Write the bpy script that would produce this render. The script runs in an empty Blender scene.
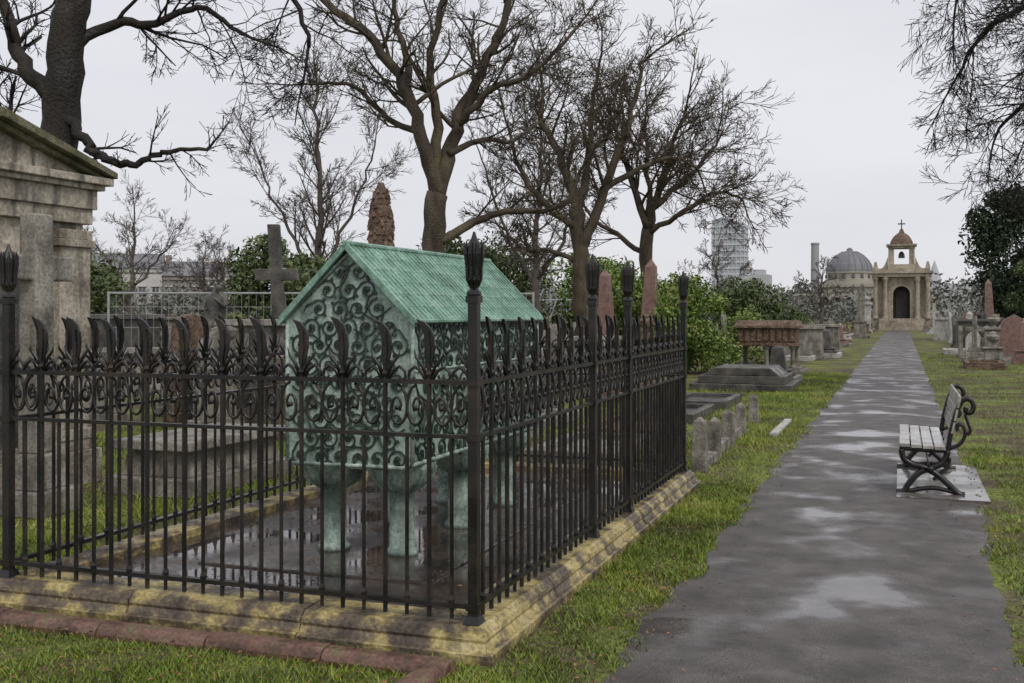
import bpy, bmesh, math, random
import numpy as np
from mathutils import Vector, Matrix
random.seed(7); np.random.seed(7)
S=bpy.context.scene
S.view_settings.view_transform='Standard'; S.view_settings.look='None'; S.view_settings.exposure=0
YAW=math.radians(19.5); CA,SA=math.cos(YAW),math.sin(YAW)
# ------------------------------------------------------------------ materials
def mat(name, cols, scale=4, rough=(.6,.9), bump=.3, bscale=60, bdist=.01, metallic=0, zs=1.0, spread=(.32,.68), island=0, fine=.35, rscale=3, spec=.5, streak=0, streakcol=(.02,.02,.02), rr=(.38,.62), big=0):
    m=bpy.data.materials.new(name); m.use_nodes=True; nt=m.node_tree; N=nt.nodes; L=nt.links
    b=N['Principled BSDF']; geo=N.new('ShaderNodeNewGeometry')
    vec=geo.outputs['Position']
    if zs!=1:
        mp=N.new('ShaderNodeMapping'); mp.inputs['Scale'].default_value=(1,1,zs); L.new(vec,mp.inputs['Vector']); vec=mp.outputs[0]
    n=N.new('ShaderNodeTexNoise'); n.inputs['Scale'].default_value=scale; n.inputs['Detail'].default_value=2 if island else 5; n.inputs['Roughness'].default_value=.6
    L.new(vec,n.inputs['Vector'])
    r=N.new('ShaderNodeValToRGB'); e=r.color_ramp.elements
    while len(e)<len(cols): e.new(.5)
    for i,c in enumerate(cols):
        e[i].position=spread[0]+(spread[1]-spread[0])*i/max(1,len(cols)-1); e[i].color=(*c,1)
    if island:
        mx=N.new('ShaderNodeMath'); mx.operation='MULTIPLY_ADD'; mx.inputs[1].default_value=island; L.new(geo.outputs['Random Per Island'],mx.inputs[0])
        m2=N.new('ShaderNodeMath'); m2.operation='MULTIPLY_ADD'; m2.inputs[1].default_value=1-island*.6+big; m2.inputs[2].default_value=-island*.2-big*.5; L.new(n.outputs['Fac'],m2.inputs[0])
        L.new(m2.outputs[0],mx.inputs[2]); L.new(mx.outputs[0],r.inputs['Fac'])
    else: L.new(n.outputs['Fac'],r.inputs['Fac'])
    col=r.outputs['Color']
    if fine or bump:
        n2=N.new('ShaderNodeTexNoise'); n2.inputs['Scale'].default_value=bscale; n2.inputs['Detail'].default_value=3
        L.new(geo.outputs['Position'],n2.inputs['Vector'])
    if fine:
        mr=N.new('ShaderNodeMapRange'); mr.inputs['From Min'].default_value=.3; mr.inputs['From Max'].default_value=.7
        mr.inputs['To Min'].default_value=1-fine; mr.inputs['To Max'].default_value=1+fine; L.new(n2.outputs['Fac'],mr.inputs['Value'])
        vm=N.new('ShaderNodeVectorMath'); vm.operation='SCALE'; L.new(col,vm.inputs[0]); L.new(mr.outputs[0],vm.inputs['Scale']); col=vm.outputs[0]
    if streak:
        mp3=N.new('ShaderNodeMapping'); mp3.inputs['Scale'].default_value=(1,1,.12); L.new(geo.outputs['Position'],mp3.inputs['Vector'])
        n4=N.new('ShaderNodeTexNoise'); n4.inputs['Scale'].default_value=9; n4.inputs['Detail'].default_value=4; L.new(mp3.outputs[0],n4.inputs['Vector'])
        m4=N.new('ShaderNodeMapRange'); m4.inputs['From Min'].default_value=.48; m4.inputs['From Max'].default_value=.66; m4.inputs['To Max'].default_value=streak; L.new(n4.outputs['Fac'],m4.inputs['Value'])
        mi=N.new('ShaderNodeMix'); mi.data_type='RGBA'; L.new(m4.outputs[0],mi.inputs['Factor']); L.new(col,mi.inputs['A']); mi.inputs['B'].default_value=(*streakcol,1); col=mi.outputs['Result']
    L.new(col,b.inputs['Base Color'])
    if island or not bump: b.inputs['Roughness'].default_value=(rough[0]+rough[1])/2
    else:
        n3=N.new('ShaderNodeTexNoise'); n3.inputs['Scale'].default_value=rscale; n3.inputs['Detail'].default_value=4; L.new(geo.outputs['Position'],n3.inputs['Vector'])
        m3=N.new('ShaderNodeMapRange'); m3.inputs['From Min'].default_value=rr[0]; m3.inputs['From Max'].default_value=rr[1]; m3.inputs['To Min'].default_value=rough[0]; m3.inputs['To Max'].default_value=rough[1]
        L.new(n3.outputs['Fac'],m3.inputs['Value']); L.new(m3.outputs[0],b.inputs['Roughness'])
    b.inputs['Metallic'].default_value=metallic; b.inputs['Specular IOR Level'].default_value=spec
    if bump:
        bp=N.new('ShaderNodeBump'); bp.inputs['Distance'].default_value=bdist
        if rough[0]<.15:  # water lies flat where the surface is wet
            m5=N.new('ShaderNodeMapRange'); m5.inputs['From Min'].default_value=rough[0]; m5.inputs['From Max'].default_value=rough[1]; m5.inputs['To Min'].default_value=.02; m5.inputs['To Max'].default_value=bump
            L.new(m3.outputs[0],m5.inputs['Value']); L.new(m5.outputs[0],bp.inputs['Strength'])
        else: bp.inputs['Strength'].default_value=bump
        L.new(n2.outputs['Fac'],bp.inputs['Height']); L.new(bp.outputs[0],b.inputs['Normal'])
    return m
M={}
M['iron']=mat('black_iron',[(.008,.008,.009),(.016,.015,.015),(.035,.025,.018)],6,(.22,.45),.3,90,.003)
M['plinth']=mat('lichen_stone',[(.045,.035,.028),(.09,.068,.05),(.15,.115,.075),(.42,.34,.13),(.48,.4,.2)],4.5,(.18,.6),.8,40,.014,spread=(.3,.66),streak=.4,streakcol=(.03,.025,.02))
M['wetslab']=mat('wet_slab',[(.03,.024,.022),(.065,.05,.043),(.11,.085,.07)],3,(.03,.4),.25,30,.006,rscale=1.6,rr=(.44,.62))
M['terracotta']=mat('terracotta',[(.05,.03,.022),(.12,.062,.045),(.18,.1,.075),(.12,.12,.05)],7,(.25,.7),.6,50,.01,streak=.3,streakcol=(.06,.07,.02))
M['path']=mat('asphalt_wet',[(.05,.043,.04),(.085,.075,.07),(.125,.112,.104)],3.5,(.13,.6),.8,170,.006,rscale=1.3,fine=.75,rr=(.36,.5))
M['ground']=mat('grass_ground',[(.07,.045,.03),(.1,.085,.035),(.13,.155,.03),(.19,.22,.035)],1.1,(.8,1),.9,22,.04,fine=.6,spread=(.36,.66))
M['blade']=mat('grass_blade',[(.09,.075,.03),(.09,.13,.018),(.17,.24,.025),(.27,.32,.035),(.36,.33,.11)],.9,(.4,.7),0,60,fine=0,island=.4,spread=(.15,.9),big=.5)
M['leaf']=mat('fallen_leaf',[(.07,.035,.018),(.17,.085,.04),(.3,.15,.06)],9,(.4,.7),0,island=.6,fine=0)
M['roof']=mat('verdigris_roof',[(.11,.2,.155),(.19,.34,.265),(.29,.45,.37)],4,(.3,.55),.3,50,.005,streak=.6,streakcol=(.09,.17,.13))
M['body']=mat('verdigris_panel',[(.12,.17,.145),(.32,.42,.365),(.46,.55,.49)],7,(.4,.7),.35,50,.006,streak=.55,streakcol=(.08,.11,.09))
M['vine']=mat('bronze_vine',[(.014,.02,.016),(.03,.045,.035),(.065,.095,.075)],8,(.3,.5),0)
M['stone']=mat('mausoleum_stone',[(.16,.135,.105),(.36,.32,.26),(.5,.45,.37)],2.2,(.6,.9),.6,30,.015,streak=.75,streakcol=(.07,.065,.055))
M['mossroof']=mat('mossy_roof',[(.05,.055,.03),(.12,.12,.06),(.22,.2,.15)],5,(.7,.9),.5,30,.02)
M['grey']=mat('grey_stone',[(.1,.09,.075),(.23,.21,.18),(.34,.32,.28)],4,(.5,.9),.5,40,.01,streak=.5,streakcol=(.04,.045,.03))
M['dark']=mat('dark_stone',[(.03,.03,.03),(.075,.07,.06),(.13,.12,.1)],4,(.2,.7),.4,40,.01)
M['pink']=mat('red_granite',[(.14,.08,.065),(.22,.13,.11),(.27,.17,.14)],9,(.3,.6),.2,90,.004)
M['brown']=mat('brown_stone',[(.06,.035,.025),(.14,.09,.06),(.22,.15,.11)],5,(.6,.9),.8,20,.03)
M['white']=mat('pale_marble',[(.25,.25,.23),(.45,.44,.41),(.55,.54,.5)],4,(.5,.8),.3,40,.01,streak=.3)
M['sand']=mat('sandstone',[(.22,.19,.14),(.36,.31,.24),(.44,.39,.31)],.9,(.7,.9),.3,12,.02,streak=.3)
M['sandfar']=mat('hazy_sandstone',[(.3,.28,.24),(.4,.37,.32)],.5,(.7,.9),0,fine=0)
M['void']=mat('dark_opening',[(.02,.02,.02),(.04,.035,.03)],2,(.6,.8),0)
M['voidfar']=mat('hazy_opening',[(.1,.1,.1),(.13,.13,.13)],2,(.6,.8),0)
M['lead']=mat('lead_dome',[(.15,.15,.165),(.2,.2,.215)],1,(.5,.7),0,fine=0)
M['bark']=mat('bark',[(.03,.023,.016),(.07,.053,.036),(.11,.092,.05)],3,(.7,.95),.9,30,.03,zs=.35)
M['barkdark']=mat('dark_bark',[(.008,.007,.006),(.018,.014,.011),(.035,.027,.02)],3,(.6,.95),.9,30,.03,zs=.35)
M['barkfar']=mat('hazy_bark',[(.08,.065,.058),(.12,.1,.09)],3,(.8,1),0,fine=0)  # bark made paler: distance haze painted into the colour
M['shrub']=mat('shrub_leaf',[(.04,.08,.015),(.12,.2,.03),(.2,.28,.05),(.22,.15,.05)],1.5,(.4,.7),0,island=.5,fine=0,spread=(.25,.85))
M['ever']=mat('evergreen_leaf',[(.01,.022,.012),(.03,.052,.022),(.065,.09,.035)],1.0,(.5,.8),0,island=.5,fine=0,spread=(.25,.8))
M['midleaf']=mat('laurel_leaf',[(.035,.055,.02),(.085,.12,.035),(.14,.17,.06)],1.0,(.5,.8),0,island=.5,fine=0,spread=(.25,.8))
M['farleaf']=mat('hazy_leaf',[(.12,.13,.12),(.17,.175,.155),(.22,.215,.19)],.08,(.8,1),0,island=.4,fine=0,spread=(.25,.8))  # haze of distance put into the leaf colour, paler and greyer
M['wood']=mat('wet_wood',[(.22,.21,.19),(.38,.36,.33),(.5,.48,.45)],7,(.1,.35),.3,40,.003)
M['pad']=mat('wet_pad',[(.08,.075,.07),(.13,.12,.11),(.22,.21,.2)],4,(.03,.3),.2,60,.004,rscale=2,rr=(.45,.6))
M['glass']=mat('hazy_tower_glass',[(.38,.41,.45),(.46,.49,.53)],.1,(.6,.7),0,fine=0)  # pale glass, with distance haze painted into its colour
M['towerpale']=mat('hazy_tower_frame',[(.54,.56,.6),(.6,.62,.65)],.1,(.6,.7),0,fine=0)  # frame colour lightened to stand in for distance haze
M['chim']=mat('hazy_chimney_brick',[(.3,.3,.32),(.35,.35,.375)],.1,(.8,.9),0,fine=0)  # brick turned pale blue-grey, haze mixed into the colour
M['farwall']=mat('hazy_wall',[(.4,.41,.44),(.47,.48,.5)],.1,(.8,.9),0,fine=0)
M['stucco']=mat('white_stucco',[(.46,.45,.43),(.58,.57,.55)],.5,(.7,.9),0,fine=0)
M['brick']=mat('house_brick',[(.22,.19,.17),(.28,.24,.22)],.5,(.8,.9),0,fine=0)
M['slate']=mat('slate',[(.15,.15,.165),(.21,.21,.22)],.8,(.6,.8),0,fine=0)
M['steel']=mat('galvanised_steel',[(.3,.31,.32),(.45,.46,.47)],9,(.4,.5),0,metallic=.3,fine=0)
# ------------------------------------------------------------------ mesh builder
class MB:
    def __init__(s): s.v=[]; s.f=[]
    def box(s,x0,x1,y0,y1,z0,z1,tx=0,ty=0):
        i=len(s.v)
        s.v+=[(x0,y0,z0),(x1,y0,z0),(x1,y1,z0),(x0,y1,z0),(x0+tx,y0+ty,z1),(x1-tx,y0+ty,z1),(x1-tx,y1-ty,z1),(x0+tx,y1-ty,z1)]
        s.f+=[tuple(i+k for k in q) for q in ((0,3,2,1),(4,5,6,7),(0,1,5,4),(1,2,6,5),(2,3,7,6),(3,0,4,7))]
    def tube(s,pts,rad,n=6):
        m=len(pts)
        if m<2: return
        if not hasattr(rad,'__len__'): rad=[rad]*m
        pts=[Vector(p) for p in pts]; base=len(s.v); prev=None
        for k in range(m):
            t=(pts[min(k+1,m-1)]-pts[max(k-1,0)])
            if t.length<1e-9: t=Vector((0,0,1))
            t.normalize()
            if prev is None:
                a=Vector((0,0,1)) if abs(t.z)<.9 else Vector((1,0,0))
                u=t.cross(a).normalized()
            else:
                u=prev-t*prev.dot(t)
                u=u.normalized() if u.length>1e-6 else t.orthogonal().normalized()
            prev=u; w=t.cross(u); r=rad[k]; p=pts[k]
            for j in range(n):
                a=2*math.pi*(j+.5)/n; c=math.cos(a)*r; d=math.sin(a)*r
                s.v.append((p.x+u.x*c+w.x*d,p.y+u.y*c+w.y*d,p.z+u.z*c+w.z*d))
        for k in range(m-1):
            for j in range(n):
                a=base+k*n+j; b=base+k*n+(j+1)%n
                s.f.append((a,b,b+n,a+n))
        s.f.append(tuple(base+j for j in range(n))[::-1]); s.f.append(tuple(base+(m-1)*n+j for j in range(n)))
    def lathe(s,cx,cy,prof,n=16,z0=0,rot=0):
        base=len(s.v)
        for r,z in prof:
            for j in range(n):
                a=2*math.pi*(j+.5)/n+rot; s.v.append((cx+r*math.cos(a),cy+r*math.sin(a),z0+z))
        for k in range(len(prof)-1):
            for j in range(n):
                a=base+k*n+j; b=base+k*n+(j+1)%n; s.f.append((a,b,b+n,a+n))
        s.f.append(tuple(base+j for j in range(n))[::-1]); s.f.append(tuple(base+(len(prof)-1)*n+j for j in range(n)))
    def prism(s,poly,fn,d0,d1):
        n=len(poly); i=len(s.v)
        s.v+=[tuple(fn(a,b,d0)) for a,b in poly]+[tuple(fn(a,b,d1)) for a,b in poly]
        s.f.append(tuple(range(i,i+n))[::-1]); s.f.append(tuple(range(i+n,i+2*n)))
        for k in range(n): s.f.append((i+k,i+(k+1)%n,i+n+(k+1)%n,i+n+k))
    def arch(s,x0,x1,z0,z1,ax,ar,sp,y0,y1,n=10):
        s.box(x0,ax-ar,y0,y1,z0,z1); s.box(ax+ar,x1,y0,y1,z0,z1)
        P=[(ax-ar*math.cos(math.pi*k/n),sp+ar*math.sin(math.pi*k/n)) for k in range(n+1)]
        for k in range(n):
            a,b=P[k],P[k+1]; s.prism([a,b,(b[0],z1),(a[0],z1)],lambda p,q,d:(p,d,q),y0,y1)
    def obj(s,name,m,parent=None,loc=(0,0,0),smooth=False,bevel=0):
        me=bpy.data.meshes.new(name); L=Vector(loc)
        if parent is None: vs=[(v[0]-L.x,v[1]-L.y,v[2]-L.z) for v in s.v]
        else: vs=s.v
        me.from_pydata(vs,[],s.f); me.materials.append(M[m])
        if len(s.f)<60000:
            bm=bmesh.new(); bm.from_mesh(me); bmesh.ops.recalc_face_normals(bm,faces=bm.faces); bm.to_mesh(me); bm.free()
        if smooth: me.polygons.foreach_set('use_smooth',[True]*len(me.polygons))
        o=bpy.data.objects.new(name,me); S.collection.objects.link(o)
        if parent is None: o.location=L
        else:
            o.parent=parent; o.matrix_parent_inverse=Matrix.Translation(-Vector(parent.location))
        if bevel:
            b=o.modifiers.new('bevel','BEVEL'); b.width=bevel; b.segments=2; b.limit_method='ANGLE'
        return o
def empty(name,loc):
    e=bpy.data.objects.new(name,None); e.location=loc; e.empty_display_size=.2; S.collection.objects.link(e); return e
def spiral(c,r0,r1,a0,turns,n=16):
    return [(c[0]+(r0+(r1-r0)*k/n)*math.cos(a0+turns*2*math.pi*k/n),c[1]+(r0+(r1-r0)*k/n)*math.sin(a0+turns*2*math.pi*k/n)) for k in range(n+1)]
# ------------------------------------------------------------------ ground / path
def grid_sheet(name,m,xs,ys,zf):
    b=MB(); nx,ny=len(xs),len(ys)
    for y in ys:
        for x in xs: b.v.append((x,y,zf(x,y)))
    for j in range(ny-1):
        for i in range(nx-1):
            a=j*nx+i; b.f.append((a,a+1,a+nx+1,a+nx))
    return b.obj(name,m)
grid_sheet('ground','ground',[-1500,-300,-60,-20,-8,0,8,20,60,300,1500],[-300,-20,0,20,60,200,600,2500],lambda x,y:0)
b=MB(); ys=[]; y=-6.0
while y<103.5: ys.append(y); y+=.06+max(0,y)*.01
def pl(y): return -1.23+.02*math.sin(y*1.9)+.015*math.sin(y*5.3+1)+.01*math.sin(y*11)+random.uniform(-.012,.012)
def pr(y): return (.5 if y<5 else .5+.1*min(1,(y-5)/5))+.02*math.sin(y*1.3+2)+.015*math.sin(y*4.1)+.01*math.sin(y*9.7)+random.uniform(-.012,.012)
for y in ys:
    a,c=pl(y),pr(y); b.v+=[(a,y,.004),(a+.4,y,.014),((a+c)/2,y,.02),(c-.4,y,.014),(c,y,.004)]
for k in range(len(ys)-1):
    i=k*5; b.f+=[(i+j,i+j+1,i+j+6,i+j+5) for j in range(4)]
b.obj('path','path',smooth=True)
# ------------------------------------------------------------------ grass blades
def blades(name,regs,m='blade'):
    allp=[];allh=[]
    for (x0,x1,y0,y1,n,h) in regs:
        x=np.random.uniform(x0,x1,n); y=np.random.uniform(y0,y1,n)
        cl=.5+.5*np.sin(x*7.3+np.sin(y*5.1)*2)*np.sin(y*6.1+np.sin(x*4.3)*2)
        cl2=.5+.5*np.sin(x*2.1+np.sin(y*1.7)*1.5+1)*np.sin(y*1.6+np.sin(x*1.3)*2)
        keep=np.random.rand(n)<(.1+.5*cl+.55*cl2**1.5)
        edge=.05*np.sin(y*3)+.04*np.sin(y*7.7)+np.random.uniform(-.03,.03,n)
        keep&=~((x>-1.2+edge)&(x<.52+.1*np.clip((y-5)/5,0,1)+edge))
        keep&=~((x>-.1)&(x<.82)&(y>9.75)&(y<12.1))
        keep&=~((x>-4.80)&(x<-1.73)&(y>4.62)&(y<10.17))
        keep&=~((x>-9.6)&(x<-7.05)&(y>5.7)&(y<8.7))
        keep&=~((x>-6.62)&(x<-5.68)&(y>7.88)&(y<9.62))
        x=x[keep];y=y[keep]; allp.append(np.stack([x,y],1)); allh.append(h*(.5+.7*cl[keep])*np.random.uniform(.4,1.25,len(x)))
    P=np.concatenate(allp); H=np.concatenate(allh); n=len(P)
    a=np.random.uniform(0,2*math.pi,n); w=.003+.05*H; lean=H*np.random.uniform(.2,1.3,n); la=np.random.uniform(0,2*math.pi,n)
    V=np.zeros((n,3,3)); dx=np.cos(a)*w; dy=np.sin(a)*w
    V[:,0,0]=P[:,0]-dx;V[:,0,1]=P[:,1]-dy;V[:,1,0]=P[:,0]+dx;V[:,1,1]=P[:,1]+dy
    V[:,2,0]=P[:,0]+np.cos(la)*lean;V[:,2,1]=P[:,1]+np.sin(la)*lean;V[:,2,2]=H
    me=bpy.data.meshes.new(name); me.vertices.add(3*n); me.vertices.foreach_set('co',V.reshape(-1))
    me.loops.add(3*n); me.loops.foreach_set('vertex_index',np.arange(3*n,dtype=np.int32))
    me.polygons.add(n); me.polygons.foreach_set('loop_start',np.arange(0,3*n,3,dtype=np.int32))
    try: me.polygons.foreach_set('loop_total',np.full(n,3,dtype=np.int32))
    except Exception: pass
    me.update(); me.validate(); me.materials.append(M[m])
    o=bpy.data.objects.new(name,me); S.collection.objects.link(o)
blades('grass',[(-1.76,-1.12,3,10.3,52000,.034),(-2.6,-1.12,10.1,30,50000,.05),(.46,2.2,4,14,70000,.04),(.5,5,14,45,45000,.055),
    (-5.5,-1.4,3.2,4.7,55000,.036),(-10,-4.75,4.5,13,75000,.055),(-9,-2,10.1,24,55000,.07)])
b=MB()
for k in range(4200):
    r=random.random()
    if r<.4: x,y,z=random.uniform(-9,-4.8),random.uniform(5,14),.035
    elif r<.5: x,y,z=random.uniform(-4.3,-2.1),random.uniform(5,9.8),.118
    elif r<.68: x,y,z=.6+2.6*random.random()**1.5,random.uniform(4,20),.024
    elif r<.86: x,y,z=random.uniform(-1.75,-1.15),random.uniform(3.5,16),.024
    elif r<.9: x,y,z=random.choice((-1.18+abs(random.gauss(0,.15)),.5-abs(random.gauss(0,.15)))),random.uniform(3.5,16),.022
    else: x,y,z=random.uniform(-5,-1.9),random.uniform(3.4,4.6),.03
    a=random.uniform(0,6.28); s=random.uniform(.005,.018)*(1.4 if random.random()<.1 else 1); c,d=math.cos(a)*s,math.sin(a)*s; i=len(b.v)
    b.v+=[(x-c,y-d,z),(x-d*.6,y+c*.6,z+.006),(x+c,y+d,z+.003),(x+d*.6,y-c*.6,z+.008)]; b.f.append((i,i+1,i+2,i+3))
b.obj('fallen_leaves','leaf')
# ------------------------------------------------------------------ plinth with mitred, jointed profile
def ringjoint(b,x0,x1,y0,y1,prof,step):
    sides=[((x0,y0),(1,0),(0,1),x1-x0),((x1,y0),(0,1),(-1,0),y1-y0),((x1,y1),(-1,0),(0,-1),x1-x0),((x0,y1),(0,-1),(1,0),y1-y0)]
    n=len(prof)
    for (ox,oy),(ux,uy),(wx,wy),Ls in sides:
        m=max(1,round(Ls/step)); g=.003
        for k in range(m):
            dz=random.uniform(-.004,.004); dj=random.uniform(-.004,.004); i=len(b.v)
            for end in (0,1):
                for o,z in prof:
                    if end==0: t=o if k==0 else Ls*k/m+g
                    else: t=Ls-o if k==m-1 else Ls*(k+1)/m-g
                    oo=o+dj; b.v.append((ox+ux*t+wx*oo,oy+uy*t+wy*oo,z+(dz if z>.02 else 0)))
            for j in range(n): b.f.append((i+j,i+(j+1)%n,i+n+(j+1)%n,i+n+j))
            b.f.append(tuple(range(i,i+n))[::-1]); b.f.append(tuple(range(i+n,i+2*n)))
e=empty('tomb_kerb',(-3.25,7.4,0))
b=MB(); ringjoint(b,-4.77,-1.74,4.64,10.14,[(0,-.02),(0,.045),(.012,.052),(.03,.05),(.035,.062),(.05,.085),(.045,.1),(.052,.12),(.07,.128),(.075,.14),(.09,.15),(.3,.155),(.31,.148),(.31,-.02)],1.05)
b.obj('moulded_kerb','plinth',e)
b=MB(); b.box(-4.475,-2.035,4.935,9.845,0,.1); b.obj('floor_slab','wetslab',e)
b=MB(); b.box(-3.95,-2.45,5.55,8.7,.09,.113); b.obj('inner_slab','wetslab',e,bevel=.008)
b=MB(); b.box(-4.7,-1.8,4.72,10.06,-.02,.03); b.obj('foundation','dark',e)
# ------------------------------------------------------------------ railings
fe=empty('iron_railing',(-3.25,7.4,.15))
bars=MB(); scr=MB(); hooks=MB(); posts=MB()
def fence_run(p0,p1,nb,postpos):
    p0=Vector(p0);p1=Vector(p1);L=(p1-p0).length;u=(p1-p0)/L;w=Vector((-u.y,u.x))
    P=lambda s,z,d=0:(p0.x+u.x*s+w.x*d,p0.y+u.y*s+w.y*d,z)
    for z,hh,ww in ((1.27,.011,.018),(1.015,.009,.016),(.225,.011,.018)):
        bars.prism([(0,z-hh),(L,z-hh),(L,z+hh),(0,z+hh)],lambda a,c,d:P(a,c,d),-ww,ww)
    for k in range(nb):
        s0=L*k/nb; s1=L*(k+1)/nb; pw=s1-s0; sm=(s0+s1)/2
        bars.tube([P(sm+random.uniform(-.003,.003),.16),P(sm,1.01)],.0105,6)
        bars.tube([P(sm,.235),P(sm,.25),P(sm,.27)],[.016,.018,.012],6)
        for sg in (-1,1):
            c=(sm+sg*pw*.22,1.143)
            pts=spiral(c,.058,.014,math.pi/2,(1.35 if sg>0 else -1.35),20)
            pts=[(x,c[1]+(z-c[1])*1.9) for x,z in pts]
            scr.tube([P(x,z) for x,z in pts],[.008]*12+[.008-.0003*i for i in range(9)],5)
            scr.tube([P(c[0],c[1],-.009),P(c[0],c[1],.009)],.013,6)
            bs=s0+.012 if sg<0 else s1-.012; d=-sg
            q=[(0,1.27),(.028,1.32),(.062,1.34),(.09,1.318),(.094,1.288),(.075,1.276),(.062,1.292)]
            scr.tube([P(bs+d*x,z) for x,z in q],[.01,.01,.009,.008,.007,.007,.008],5)
            q=[(0,1.30),(.024,1.35),(.055,1.385),(.066,1.42)]
            scr.tube([P(bs+d*x,z) for x,z in q],[.008,.009,.007,.002],5)
        if k>0 and not any(abs(s0-q)<.05 for q in postpos):
            bars.tube([P(s0,.16),P(s0,1.36)],.0125,6)
            bars.tube([P(s0,1.29),P(s0,1.305),P(s0,1.32)],[.013,.021,.013],6)
            j=random.uniform(-.008,.008); la=random.uniform(-.05,.05)
            o=[(-.012,1.34),(.012,1.34),(.026,1.385),(.033,1.44),(.029,1.49),(.012,1.53+j),(-.018,1.558+j),(-.06,1.572+j),(-.038,1.535),(-.021,1.495),(-.018,1.44),(-.02,1.39)]
            hooks.prism([(s0+a+(z-1.3)*la,z) for a,z in o],lambda a,c,d:P(a,c,d),-.007,.007)
            hooks.prism([(s0+a+(z-1.3)*la,z) for a,z in [(-.003,1.33),(.006,1.33),(.014,1.42),(.006,1.51),(-.004,1.43)]],lambda a,c,d:P(a,c,d),-.014,.014)
    for q in postpos:
        c=P(q,0); h=.023
        posts.box(c[0]-h,c[0]+h,c[1]-h,c[1]+h,.15,1.68)
        posts.box(c[0]-.042,c[0]+.042,c[1]-.042,c[1]+.042,.15,.185,.012,.012)
        for z in (1.27,1.015,.225,1.66): posts.box(c[0]-.031,c[0]+.031,c[1]-.031,c[1]+.031,z-.016,z+.016)
        posts.lathe(c[0],c[1],[(.026,0),(.036,.012),(.034,.025),(.02,.04),(.025,.06),(.036,.078),(.033,.1),(.037,.15),(.042,.2),(.041,.225),(.03,.25),(.014,.275),(.005,.305)],8,1.67)
        for k in range(8):
            a=k*math.pi/4
            posts.tube([(c[0]+math.cos(a)*x,c[1]+math.sin(a)*x,1.67+z) for x,z in ((.022,.05),(.034,.085),(.035,.14),(.041,.2),(.043,.235),(.036,.262))],[.006,.009,.01,.011,.008,.002],4)
fence_run((-4.63,4.78),(-1.88,4.78),12,[0,2.75])
fence_run((-1.88,4.78),(-1.88,10.0),23,[2.09,3.06,5.22])
fence_run((-4.63,10.0),(-1.88,10.0),12,[])
fence_run((-4.63,4.78),(-4.63,10.0),23,[])
bars.obj('bars_and_rails','iron',fe); scr.obj('scrolls','iron',fe,smooth=True); hooks.obj('hooked_spikes','iron',fe); posts.obj('posts_with_bud_finials','iron',fe)
# ------------------------------------------------------------------ foreground edging tiles
b=MB()
prof=[(-.07,-.03),(-.07,.025),(-.058,.052),(-.03,.068),(.03,.068),(.058,.052),(.07,.025),(.07,-.03)]
x=-1.86
while x>-7:
    L=.62; j=random.uniform(-.008,.008)
    b.prism(prof,lambda a,z,d:(d,4.47+a+j,z+j*.6),x-L,x-.006); x-=L
y=4.39
while y>-1:
    j=random.uniform(-.008,.008)
    b.prism(prof,lambda a,z,d:(-1.935+a+j,d,z+j*.6),y-.6,y-.006); y-=.6
b.obj('edging_tiles','terracotta',bevel=.006)
# ------------------------------------------------------------------ copper shrine tomb
te=empty('copper_shrine_tomb',(-3.13,7.07,.11))
X0,X1,Y0,Y1=-3.55,-2.71,5.9,8.24; ZB,ZE,ZR=.66,1.58,2.0; XC=(X0+X1)/2
b=MB()
gp=[(X0,ZB+.06),(X0+.05,ZB),(X1-.05,ZB),(X1,ZB+.06),(X1,ZE),(XC,ZR-.03),(X0,ZE)]
b.prism(gp,lambda a,c,d:(a,d,c),Y0,Y1); b.obj('chest','body',te)
b=MB()
for x in (XC-.235,XC+.235):
    for y in (Y0+.25,(Y0+Y1)/2,Y1-.25):
        b.lathe(x,y,[(.1,.0),(.1,.03),(.078,.05),(.076,.3),(.08,.385),(.1,.4),(.15,.43),(.19,.48),(.21,.54),(.21,.57)],20,.112)
b.obj('columns_and_bowls','body',te,smooth=True)
b=MB()
for x in (XC-.235,XC+.235):
    for y in (Y0+.25,(Y0+Y1)/2,Y1-.25):
        for k in range(12):
            a=k*math.pi/6
            b.tube([(x+math.cos(a)*r,y+math.sin(a)*r,.112+z) for r,z in ((.085,.385),(.155,.425),(.195,.475),(.215,.54))],.005,4)
b.obj('bowl_ribs','body',te)
b=MB()
for (x,y) in ((X0,Y0),(X1,Y0),(X0,Y1),(X1,Y1)): b.tube([(x,y,ZB+.05),(x,y,ZE)],.013,8)
for y in (Y0-.004,Y1+.004):
    b.tube([(X0,y,ZE-.01),(XC,y,ZR-.05),(X1,y,ZE-.01)],.014,6); b.tube([(X0+.04,y,ZB+.02),(X1-.04,y,ZB+.02)],.014,6)
for x in (X0-.004,X1+.004):
    b.tube([(x,Y0,ZB+.04),(x,Y1,ZB+.04)],.014,6); b.tube([(x,Y0,ZE-.33),(x,Y1,ZE-.33)],.009,6)
b.obj('edge_mouldings','body',te,smooth=True)
b=MB()
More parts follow.
